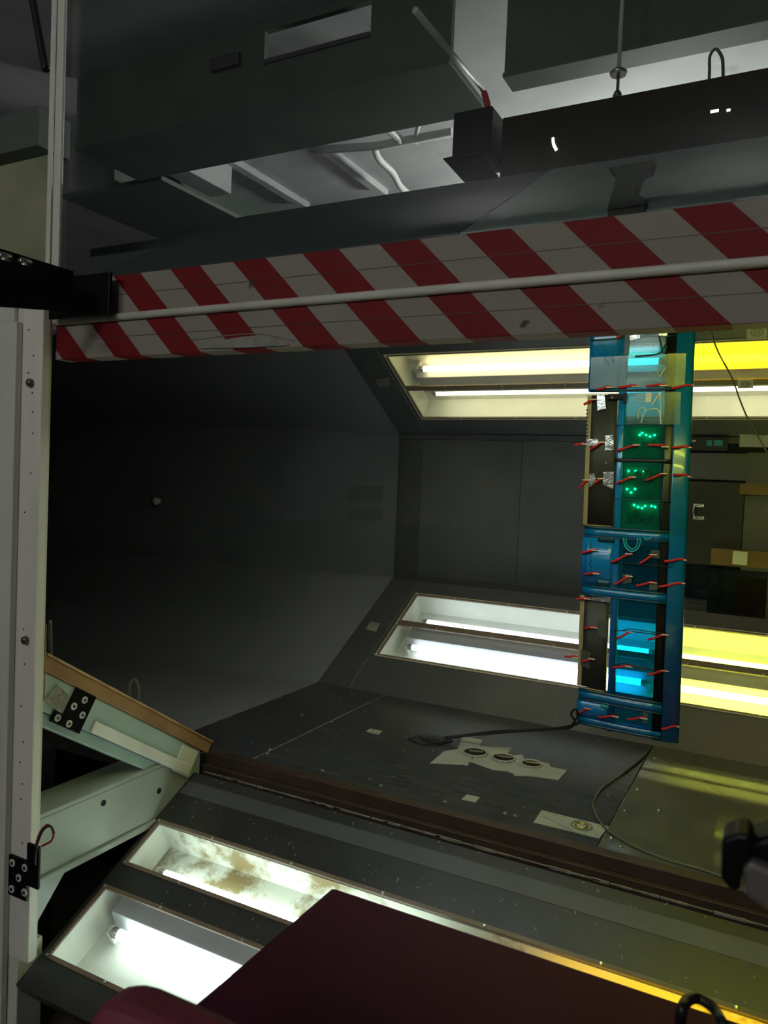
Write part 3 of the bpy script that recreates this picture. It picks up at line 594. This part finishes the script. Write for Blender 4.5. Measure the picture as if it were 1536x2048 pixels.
# ================================================================== TAPE PATCHES
def patch(fr, pxs, label, mt, th=.0015, name='tape_patch', base=.001):
    b = MB(fr); b.slab([(*fr.px(*p), base) for p in pxs], (0, 0, th)); o = b.build(name, mt)
    if label: tag(o, label, 'tape')
    return o
FLR = WORLD
patch(UPF, [(752, 758), (778, 755), (780, 771), (757, 775)], 'crumpled foil patch left of the upper light', foil)
patch(LOW, [(742, 1243), (760, 1248), (752, 1264), (731, 1259)], 'square grey patch on the slope left of the lower light', caulk)
patch(FLR, [(740, 1458), (765, 1463), (757, 1470), (732, 1464)], 'small grey tape square on the floor near the taped cable', whitetape)
patch(FLR, [(934, 1590), (960, 1596), (951, 1606), (923, 1600)], 'small grey tape square on the floor near the rail', whitetape)
WF2 = Frame((0, 3.954, 0), (1, 0, 0), (0, 0, 1), (0, -1, 0))
DW = lambda px, py: onwall(px, py, .002)
for ys, lab in (((972, 1003), 'upper of two clear tape strips on the dark duct wall'), ((1018, 1042), 'lower of two clear tape strips on the dark duct wall')):
    b = MB(); b.slab([DW(697, ys[0] + 2), DW(767, ys[0]), DW(765, ys[1]), DW(693, ys[1])], (0, -.002, 0)); tag(b.build('tape_patch', mat('dull_clear_tape_' + lab[:5], (.20, .20, .22), .22), ), lab, 'tape')
# taped floor holes
th = thing('taped_floor_holes', atz(1000, 1520), 'cluster of pale tape strips around three open holes in the black floor', 'tape')
for k, pxs in enumerate((((925, 1473), (965, 1480), (935, 1532), (905, 1524)), ((888, 1503), (945, 1493), (930, 1530), (860, 1527)), ((950, 1492), (1025, 1496), (1010, 1513), (945, 1520)),
                         ((930, 1520), (1045, 1510), (1035, 1545), (985, 1540)), ((985, 1510), (1048, 1513), (1035, 1551), (995, 1535)), ((1030, 1515), (1098, 1528), (1108, 1553), (1028, 1552)), ((1060, 1526), (1134, 1542), (1117, 1560), (1040, 1550)))):
    MB().slab([tuple(atz(*p)) for p in pxs], (0, 0, .0009 + .0003 * k)).build('tape_strip', whitetape, th)
for (px, py), rr in (((950, 1507), (.060, .030)), ((1007, 1518), (.055, .026)), ((1063, 1530), (.050, .022))):
    c = atz(px, py); n = 22
    b = MB(); b.slab([(c.x + math.cos(2 * math.pi * k / n) * rr[0] * .72, c.y + math.sin(2 * math.pi * k / n) * rr[0] * .72, .0042) for k in range(n)], (0, 0, .001)); b.build('hole', holem, th)
    b = MB(); b.tube([(c.x + math.cos(2 * math.pi * k / n) * rr[0] * .74, c.y + math.sin(2 * math.pi * k / n) * rr[0] * .74, .005) for k in range(n + 1)], .004, 6).build('tape_rim', whitetape, th)
    b = MB(); b.slab([(c.x - .030, c.y + .006, .0054), (c.x + .022, c.y + .022, .0054), (c.x + .030, c.y + .010, .0054), (c.x - .018, c.y - .006, .0054)], (0, 0, .002)); b.build('gold_scrap', goldf, th)
tp = thing('taped_ring', atz(1140, 1650), 'wide pale tape strip with a small ring drawn on it by the floor rail', 'tape')
MB().slab([tuple(atz(*p)) for p in ((1083, 1621), (1218, 1654), (1198, 1677), (1067, 1645))], (0, 0, .0012)).build('tape_strip', whitetape, tp)
c = atz(1163, 1653)
for r, mt in ((.030, caulk), (.018, goldf)): MB().tube([(c.x + math.cos(k / 3) * r, c.y + math.sin(k / 3) * r, .003) for k in range(20)], .003, 5).build('ring', mt, tp)
for p0, p1 in (((1085, 1632), (1150, 1664)), ((1180, 1648), (1196, 1672)), ((1095, 1626), (1130, 1634))): MB().tube([atz(*p0, .0018), atz(*p1, .0018)], .0012, 5).build('crease', caulk, tp)
# black cable bundle from wing foot to the floor hole, taped down
cb = thing('cable_bundle', atz(880, 1480), 'black cable bundle drooping from the wing foot to a taped floor hole', 'cable')
ends = [(1153, 1449, 2.675), (1150, 1446, 2.68), (1135, 1455, 2.70), (1085, 1458, 2.72), (1000, 1464, 2.74), (930, 1472, 2.75), (890, 1479, 2.74)]
for k in range(4):
    pts = [aty(px + random.uniform(-3, 3), py + random.uniform(-3, 3) * (.5 if i else 1), y + k * .004) for i, (px, py, y) in enumerate(ends)]
    pts[-1].z = max(pts[-1].z, .012)
    for p in pts: p.z = max(p.z, .010)
    MB().tube(smooth(pts, 6), .0050, 6).build('cable', wire, cb)
MB().tube(smooth([aty(1150, 1440, 2.66), aty(1142, 1428, 2.65), aty(1150, 1418, 2.65), aty(1156, 1430, 2.66), aty(1146, 1446, 2.66)], 5), .0045, 6).build('cable_loop', wire, cb)
b = MB(); n = 16; c = atz(870, 1482)
MB().slab([tuple(atz(*p)) for p in ((815, 1478), (850, 1470), (885, 1474), (905, 1482), (880, 1492), (840, 1490))], (0, 0, .004)).build('black_tape', darktape, cb)
for k in range(5): MB().tube(smooth([atz(840 + k * 12, 1474 + k, .004), atz(852 + k * 9, 1481, .010), atz(866 + k * 8, 1488 - k, .004)], 4), .003, 5).build('tape_fold', darktape, cb)
# thin wires
q = MB().tube(smooth([atz(px, py, .005) for px, py in ((1302, 1493), (1285, 1515), (1240, 1550), (1205, 1575), (1187, 1603), (1192, 1630), (1215, 1660), (1262, 1690), (1330, 1718), (1400, 1738), (1455, 1758))], 6), .0035, 6).build('floor_wire', greywire)
tag(q, 'thin grey wire curving over the floor beside the acrylic panel', 'wire')
q = MB().tube(smooth([aty(px, py, 2.9) for px, py in ((1412, 600), (1424, 668), (1437, 705), (1457, 742), (1468, 765), (1478, 795), (1496, 838), (1520, 880), (1560, 950))], 6), .0028, 6).build('hanging_wire', greywire)
tag(q, 'thin wire hanging from the ceiling right of the blue wing', 'wire')
# ================================================================== WING MODEL
WYC = 2.69; CH = .340
def xl(z): return -.6405 + .0165 * (1.534 - z)
def hth(c):        # half thickness along the chord, c = 0 trailing edge, c = 1 leading edge
    t = max(0.0, 1 - c); return CH * .12 * 5 * (.2969 * math.sqrt(t) - .126 * t - .3516 * t * t + .2843 * t ** 3 - .1015 * t ** 4) + .0012
def WP(c, z, off=0.0, side=-1): return Vector((xl(z) + CH * c, WYC + side * (hth(c) + off), z))
def wpx(px, py, off=.003):
    y = 2.67
    for _ in range(5):
        p = aty(px, py, y); c = min(1, max(0, (p.x - xl(p.z)) / CH)); y = WYC - hth(c) - off
    return aty(px, py, y)
wing = thing('wing_model', (-.45, WYC, .17), 'blue film-covered wing model with red tufts and green electronics hanging in the tunnel', 'wing')
ZT, ZB = 1.715, .178
def skin(name, c0, c1, z0, z1, mt, off=0.0, sides=(-1, 1), n=6, th=.0016, parent=None, thin=False):
    """curved sheet on the wing surface; its edges follow the rib lines"""
    b = MB()
    for sd_ in sides:
        cs = [c0 + (c1 - c0) * k / n for k in range(n + 1)]
        if thin:
            i = b.pts([WP(c, z, off, sd_) for z in (z0, z1) for c in cs])
            for k in range(n): b.face([i + k, i + k + 1, i + n + 1 + k + 1, i + n + 1 + k], True)
            continue
        i = b.pts([WP(c, z, off, sd_) for z in (z0, z1) for c in cs]); j = b.pts([WP(c, z, off - th, sd_) for z in (z0, z1) for c in cs]); k1 = n + 1
        for k in range(n):
            b.face([i + k, i + k + 1, i + k1 + k + 1, i + k1 + k], True); b.face([j + k, j + k1 + k, j + k1 + k + 1, j + k + 1], True)
            b.face([i + k, j + k, j + k + 1, i + k + 1]); b.face([i + k1 + k, i + k1 + k + 1, j + k1 + k + 1, j + k1 + k])
        b.face([i, i + k1, j + k1, j]); b.face([i + n, j + n, j + k1 + n, i + k1 + n])
    return b.build(name, mt, parent or wing)
def solid(name, c0, c1, z0, z1, mt, shrink=0.0, n=8, grow=0.0):
    b = MB(); cs = [c0 + (c1 - c0) * k / n for k in range(n + 1)]
    prof = [(c, -1) for c in cs] + [(c, 1) for c in reversed(cs)]
    r = [b.pts([WP(c, z, grow - shrink, sd_) for c, sd_ in prof]) for z in (z0, z1)]; m_ = len(prof)
    for k in range(m_): b.face([r[0] + k, r[0] + (k + 1) % m_, r[1] + (k + 1) % m_, r[1] + k], True)
    b.face([r[0] + k for k in range(m_)]); b.face([r[1] + k for k in reversed(range(m_))])
    return b.build(name, mt, wing)
def Z(py): return aty(1275, py, 2.67).z
solid('leading_edge', .845, 1.0, ZB, ZT, teal, 0, 12)
solid('spar', .752, .842, ZB, ZT, carbon, .004, 3)
solid('rear_spar', .315, .378, ZB, ZT, blue, 0, 3)
# ribs
RIBS = [(Z(675), .006, 0), (Z(779), .008, 0), (Z(850), .0025, .3), (Z(921), .012, .3), (Z(1000), .0025, .3), (Z(1061), .009, 0), (Z(1080), .004, 0),
        (Z(1183), .006, 0), (Z(1201), .005, 0), (Z(1400), .008, 0), (Z(1420), .005, 0), (ZB + .008, .008, 0)]
for k, (z, h, c0) in enumerate(RIBS):
    solid('rib', max(c0, .015), .845, z - h / 2, z + h / 2, carbon if abs(z - Z(921)) < .001 else ribm, 0, 8, .0014)
for z0, z1 in ((Z(1079), Z(1063)), (Z(1200), Z(1185)), (Z(1418), Z(1402))): skin('rib_cap', .02, .84, z0, z1, teal, .0008)
skin('rib_cap', .02, .84, ZB + .012, ZB + .030, teal, .0008)
# trailing sheets
skin('trailing_sheet', .004, .315, Z(780), ZT, blue)
skin('trailing_sheet', .004, .315, Z(1183), Z(1080), blue)
skin('trailing_sheet', .004, .315, ZB + .03, Z(1420), blue)
for z0, z1, c0, c1 in ((Z(1090), Z(1076), .16, .33), (Z(1181), Z(1166), .16, .30)): skin('dark_patch', c0, c1, z0, z1, ribm, .0012, (-1,))
skin('film_patch', .25, .33, Z(1430), Z(1418), cyan, .0012, (-1,))
# film bays
bays = [(ZT, Z(676)), (Z(675), Z(708)), (Z(708), Z(779)), (Z(780), Z(850)), (Z(850), Z(918)), (Z(924), Z(1000)), (Z(1000), Z(1060)), (Z(1080), Z(1182)), (Z(1202), Z(1399)), (Z(1420), ZB + .03)]
for k, (zt, zb) in enumerate(bays):
    skin('film_panel', .378, .752, zb + .001, zt - .001, filmg if k in (4, 5, 6) else film, -.0004, thin=True)
skin('tape_band', .02, .93, Z(775), Z(710), milk, .0016, (-1,), 10, thin=True)
skin('tape_band', .40, .90, Z(848), Z(785), milk, .0016, (-1,), 8, thin=True)
skin('tape_band', .38, .74, Z(695), Z(668), milk, .0016, (-1,), 6, thin=True)
# flaps
def flap(z0, z1, c1=.298):
    f = solid('flap', .045, c1, z0, z1, flapm, .001, 5)
    b = MB(); r = [b.pts([WP(c, z, .001, sd_) for c, sd_ in ((0.0, -1), (.044, -1), (.044, 1), (0.0, 1))]) for z in (z0, z1)]
    for k in range(4): b.face([r[0] + k, r[0] + (k + 1) % 4, r[1] + (k + 1) % 4, r[1] + k])
    b.face([r[0] + k for k in range(4)]); b.face([r[1] + k for k in range(4)])
    b.build('balsa_edge', tan, f); return f
f1 = flap(Z(1055), Z(788)); f2 = flap(Z(1392), Z(1203), .285)
skin('end_strip', .01, .298, Z(1058), Z(1055.5), tan, .001)
skin('end_strip', .01, .285, Z(1397), Z(1394), tan, .001)
q0, q1 = wpx(1217, 800, .001), wpx(1253, 788, .001)
MB().box(q0.x, q1.x, q0.y - .012, q0.y - .001, q0.z, q1.z).build('hinge_bracket', blackmetal, wing, .001)
MB().tube([wpx(1224, 795, .013), wpx(1224, 795, .016)], .0045, 8).build('hinge_screw', steel, wing)
q0 = wpx(1251, 795, .001); MB().box(q0.x - .004, q0.x + .006, q0.y - .02, q0.y, q0.z - .02, q0.z + .012).build('hinge_post', blackmetal, wing, .001)
MB().tube([wpx(1212, 926, .001), wpx(1212, 926, .004)], .003, 8).build('flap_screw', steel, wing)
# print on the balsa edge and hand lettering on the film (short strokes)
for py0, py1, pxa, pxb in ((820, 880, 1174, 1172),):
    for k in range(9):
        py = py0 + (py1 - py0) * k / 8; a = wpx(pxa, py, .0025); MB().box(a.x - .003, a.x + .003, a.y - .0006, a.y, a.z - .003, a.z + .003).build('printed_mark', ink, wing)
def scribble(px, py0, py1, amp, step=5):
    pts = []; y = py0; k = 0
    while y < py1:
        pts.append(wpx(px + (amp if k % 2 else -amp) * random.uniform(.3, 1) + (y - py0) * -.02, y, .002)); y += step * random.uniform(.5, 1.2); k += 1
        if len(pts) > 4 and random.random() < .35:
            MB().tube(pts, .0008, 4).build('hand_lettering', ink, wing); pts = []; y += step * .7
    if len(pts) > 1: MB().tube(pts, .0008, 4).build('hand_lettering', ink, wing)
scribble(1171, 1086, 1170, 2.5); scribble(1182, 1078, 1160, 3); scribble(1244, 858, 905, 2.2, 4); scribble(1241, 938, 992, 2.2, 4)
for a in ((1205, 712), (1212, 722), (1222, 716), (1198, 690), (1216, 700)):
    MB().tube(smooth([wpx(a[0], a[1], .003), wpx(a[0] + 5, a[1] + 6, .003), wpx(a[0] + 3, a[1] + 12, .003)], 3), .0012, 4).build('tape_crease', cyan, wing)
# electronics in the middle bays
def board(px0, py0, px1, py1, leds, name='circuit_board'):
    a, c = aty(px0, py0, WYC - .006), aty(px1, py1, WYC - .006)
    q = MB().box(a.x, c.x, WYC - .008, WYC - .003, c.z, a.z).build(name, pcb, wing)
    for lx, ly in leds:
        p = aty(lx, ly, WYC - .012); MB().tube([p + Vector((0, .004, 0)), p, p + Vector((0, -.002, 0))], [.0035, .0035, .0015], 8).build('led', led, q)
    for k in range(7):
        x = random.uniform(a.x + .006, c.x - .014); z = random.uniform(c.z + .004, a.z - .012); w_, h_ = random.uniform(.006, .022), random.uniform(.005, .016)
        MB().box(x, min(c.x, x + w_), WYC - .014, WYC - .0082, z, min(a.z, z + h_)).build('chip', carbon, q)
board(1262, 856, 1322, 915, [(1279, 870), (1292, 870), (1309, 870), (1284, 866), (1300, 873)])
board(1253, 934, 1318, 996, [(1257, 942), (1271, 942), (1285, 942), (1254, 978), (1270, 978), (1262, 985)])
board(1255, 1006, 1315, 1050, [(1268, 1010), (1276, 1014), (1290, 1012), (1303, 1012), (1310, 1014), (1284, 1016)])
for (a, c) in (((1322, 856), (1352, 914)), ((1320, 944), (1348, 996)), ((1316, 1005), (1346, 1056))):
    q0, q1 = aty(a[0], a[1], WYC - .012), aty(c[0], c[1], WYC - .012)
    MB().box(q0.x, q1.x, WYC - .016, WYC + .01, q1.z, q0.z).build('battery_pack', carbon, wing, .002)
q0, q1 = aty(1247, 1088, WYC - .010), aty(1335, 1176, WYC - .010)
MB().box(q0.x, q1.x, WYC - .006, WYC + .006, q1.z, q0.z).build('equipment_tray', mat('dark_equipment', (.012, .022, .03), .4), wing, .002)
def coil(pl, r, mt, name='tubing', off=-.006):
    MB().tube(smooth([aty(px, py, WYC - .018 + off) for px, py in pl], 6), r, 6).build(name, mt, wing)
coil([(1247, 1076), (1250, 1092), (1262, 1103), (1275, 1098), (1281, 1084), (1280, 1076)], .0030, cyan)
coil([(1252, 1076), (1254, 1090), (1264, 1098), (1273, 1093), (1276, 1076)], .0025, cyan)
coil([(1288, 1076), (1296, 1079), (1304, 1075)], .0025, cyan)
coil([(1285, 960), (1280, 950), (1288, 938), (1297, 942), (1296, 955), (1288, 962)], .0028, pcb)
coil([(1282, 846), (1290, 825), (1303, 818), (1318, 822), (1322, 848)], .0022, pipew); coil([(1276, 838), (1278, 820), (1288, 816), (1292, 826)], .0020, pipew)
coil([(1318, 672), (1322, 690), (1326, 707)], .003, wire, 'inner_wire'); coil([(1335, 680), (1325, 700), (1312, 709), (1270, 713)], .003, wire, 'inner_wire'); coil([(1334, 690), (1330, 708)], .004, wire, 'inner_wire')
coil([(1322, 720), (1314, 738), (1320, 752), (1330, 735)], .0018, pipew); coil([(1321, 785), (1321, 830)], .003, pipew, 'push_rod'); coil([(1320, 785), (1304, 812)], .003, pipew, 'push_rod')
for k in range(3): MB().tube([aty(1270, 793 + k * 6, WYC - .02), aty(1300, 792 + k * 6, WYC - .02)], .002, 5).build('servo_lead', channelw, wing)
q0, q1 = aty(1292, 786, WYC - .018), aty(1303, 805, WYC - .018); MB().box(q0.x, q1.x, WYC - .024, WYC - .014, q1.z, q0.z).build('servo', channelw, wing, .001)
q0, q1 = aty(1251, 668, WYC - .018), aty(1257, 710, WYC - .018); MB().box(q0.x, q1.x, WYC - .024, WYC - .014, q1.z, q0.z).build('vertical_stick', carbon, wing)
# dark threads over the lower bay
for pl in (((1228, 1262), (1255, 1262), (1335, 1272)), ((1245, 1261), (1262, 1258), (1330, 1268)), ((1226, 1331), (1245, 1327), (1262, 1330), (1325, 1343)), ((1228, 1330), (1320, 1342)), ((1224, 1126), (1280, 1129), (1345, 1134))):
    MB().tube(smooth([wpx(*p, .003) for p in pl], 4), .0018, 5).build('thread', wire, wing)
# foil and tape patches on flaps
def wpatch(pxs, mt, off=.003, th=.002, name='foil_patch'):
    pts = [wpx(*p, off) for p in pxs]; b = MB(); b.slab(pts, (0, -th, 0)); return b.build(name, mt, wing)
for pxs in (((1194, 790), (1209, 789), (1212, 817), (1195, 821)), ((1173, 879), (1196, 877), (1197, 890), (1176, 893)), ((1211, 871), (1226, 870), (1228, 900), (1210, 901)),
            ((1178, 948), (1190, 946), (1192, 966), (1179, 975)), ((1207, 944), (1228, 943), (1227, 979), (1206, 970)), ((1184, 1194), (1222, 1195), (1220, 1205), (1182, 1200)),
            ((1257, 672), (1280, 668), (1280, 676), (1262, 681)), ((1317, 662), (1335, 662), (1334, 672), (1318, 671))): wpatch(pxs, foil)
for pxs in (((1196, 1238), (1215, 1243), (1212, 1278), (1194, 1270)), ((1162, 1298), (1182, 1305), (1178, 1338), (1161, 1330)), ((1245, 1148), (1264, 1149), (1263, 1166), (1246, 1167)), ((1302, 1100), (1320, 1101), (1319, 1117), (1301, 1116)), ((1300, 1163), (1316, 1164), (1315, 1180), (1298, 1180)), ((1286, 1424), (1296, 1425), (1295, 1447), (1285, 1446))):
    wpatch(pxs, clear('tape_clear_%d' % pxs[0][0], (.75, .78, .76), .2, .1, .25, (.4, .42, .40)), .0035, .0008, 'clear_tape')
# red tufts
k5, k6 = 436 / 1536, 436 / 1536
T5 = [(255, 105, 435, 100), (470, 128, 550, 90), (700, 88, 770, 78), (895, 78, 925, 72), (330, 492, 440, 475), (480, 475, 620, 468), (680, 467, 820, 463), (860, 482, 1010, 460), (240, 595, 325, 560), (175, 880, 255, 875),
      (285, 910, 385, 862), (472, 920, 630, 882), (690, 880, 830, 895), (860, 898, 990, 900), (200, 1188, 268, 1128), (308, 1155, 375, 1118), (470, 1150, 600, 1108), (680, 1130, 820, 1083), (865, 1088, 985, 1105)]
T6 = [(220, 195, 335, 180), (240, 345, 345, 345), (430, 265, 575, 205), (635, 270, 745, 210), (805, 258, 955, 247), (452, 420, 575, 362), (610, 428, 745, 408), (765, 436, 945, 412), (185, 520, 280, 522), (237, 725, 330, 725),
      (105, 925, 195, 935), (230, 962, 310, 945), (470, 800, 580, 755), (690, 808, 830, 775), (440, 1003, 575, 1000), (685, 1055, 830, 1030), (180, 1330, 285, 1295), (340, 1353, 480, 1353), (545, 1368, 680, 1365), (785, 1437, 905, 1420)]
TU = [(1100 + a * k5, 640 + b_ * k5, 1100 + c * k5, 640 + d * k5) for a, b_, c, d in T5] + [(1100 + a * k6, 1050 + b_ * k6, 1100 + c * k6, 1050 + d * k6) for a, b_, c, d in T6]
for a, b_, c, d in TU:
    P, Q = wpx(a, b_, .006), wpx(c, d, .0035); sl = (P - Q); up = Vector((0, 0, 1))
    pts = [Q, Q + sl * .3 + up * .004, Q + sl * .65 + Vector((0, -.004, .001)), P]
    MB().tube(smooth(pts, 4), [.0042] * 13, 6).build('tuft', redyarn, wing)
    MB().box(Q.x - .020, Q.x + .004, Q.y - .0052, Q.y - .0042, Q.z - .0012, Q.z + .0016).build('tuft_tape', postp, wing)
# support strut above, through the ceiling
MB().box(-.48, -.44, WYC - .012, WYC + .012, 1.7155, 1.7205).build('mount_plate', steel, wing)
# ================================================================== FOREGROUND
cs = thing('tool_cabinet', (.0, .80, -.619), 'dark maroon flat-topped cabinet in the foreground before the light recesses', 'cabinet')
TZ = .35; c0 = atz(665, 1773, TZ)
MB().box(c0.x, .75, .56, c0.y, TZ - .03, TZ).build('top', maroon, cs, .006)
MB().box(c0.x + .02, .73, .58, c0.y - .02, -.58, TZ - .0305).build('body', maroon, cs, .004)
for k in range(4):
    dd = MB().box(c0.x + .05, .70, .5600, .5795, -.52 + k * .20, -.34 + k * .20).build('drawer', maroon, cs, .003)
    MB().tube([(-.05, .552, -.42 + k * .20), (.15, .552, -.42 + k * .20)], .008, 8).build('drawer_handle', darksteel, dd)
MB().box(c0.x + .05, .70, .60, c0.y - .05, -.619, -.5805).build('plinth', blackmetal, cs)
# red padded chair back nearer the camera, lower left
CZ_ = .58; rl_, rr_ = atz(150, 1990, CZ_), atz(500, 2050, CZ_); yy = .45; cx, hw = .5 * (aty(165, 2010, yy).x + aty(540, 2040, yy).x), .5 * (aty(540, 2040, yy).x - aty(165, 2010, yy).x)
CZ_ = aty(270, 2035, yy).z
rc = thing('padded_chair', (cx, yy - .2, -.619), 'dull red rounded padded chair back at the bottom left edge', 'chair')
prof = []
for k in range(15):
    a = math.pi * k / 14; sg = 1 if math.cos(a) > 0 else -1
    prof.append((cx - sg * abs(math.cos(a)) ** .45 * hw, yy, CZ_ - .06 + .06 * math.sin(a) ** .6))
prof = [(cx - hw, yy, .25)] + prof[1:-1] + [(cx + hw, yy, .25)]
MB().slab(prof, (0, .045, 0)).build('backrest', pinkred, rc, .012)
MB().box(cx - .17, cx + .17, yy - .36, yy - .02, .10, .145).build('seat', pinkred, rc, .012)
for sx in (-.07, .07): MB().box(cx + sx - .012, cx + sx + .012, yy + .046, yy + .056, .08, .40).build('back_support', darksteel, rc)
for sx in (-.15, .15):
    for sy in (-.33, -.04): MB().tube([(cx + sx, yy + sy, .0995), (cx + sx, yy + sy, -.619)], .011, 8).build('leg', darksteel, rc)
# black clamp arm entering at the right edge
cl = thing('clamp_arm', aty(1500, 1760, .62), 'blurred black clamp arm with grey underside entering at the right edge', 'clamp')
def slab_px(name, pxs, y, d, mt, bev=.004): return MB().slab([aty(px, py, y) for px, py in pxs], (0, d, 0)).build(name, mt, cl, bev)
slab_px('head', [(1443, 1680), (1475, 1668), (1500, 1672), (1506, 1700), (1484, 1735), (1480, 1785), (1462, 1785), (1440, 1758)], .60, .035, blackmetal)
slab_px('arm', [(1484, 1690), (1560, 1668), (1640, 1690), (1640, 1790), (1500, 1730)], .615, .04, blackmetal)
slab_px('grey_side', [(1482, 1738), (1500, 1722), (1640, 1788), (1640, 1900), (1488, 1792)], .605, .03, mat('grey_plastic', (.11, .105, .095), .5))
# black cable looping over the cabinet
q = MB().tube(smooth([atz(1360, 2075, TZ + .006), aty(1362, 2030, .80), aty(1372, 2004, .82), aty(1392, 1996, .84), aty(1415, 2006, .84), aty(1434, 2026, .83), aty(1450, 2060, .80), atz(1462, 2110, TZ + .006)], 6), .0055, 8).build('black_cable', wire)
tag(q, 'black cable loop rising over the maroon cabinet top at the bottom right', 'cable')
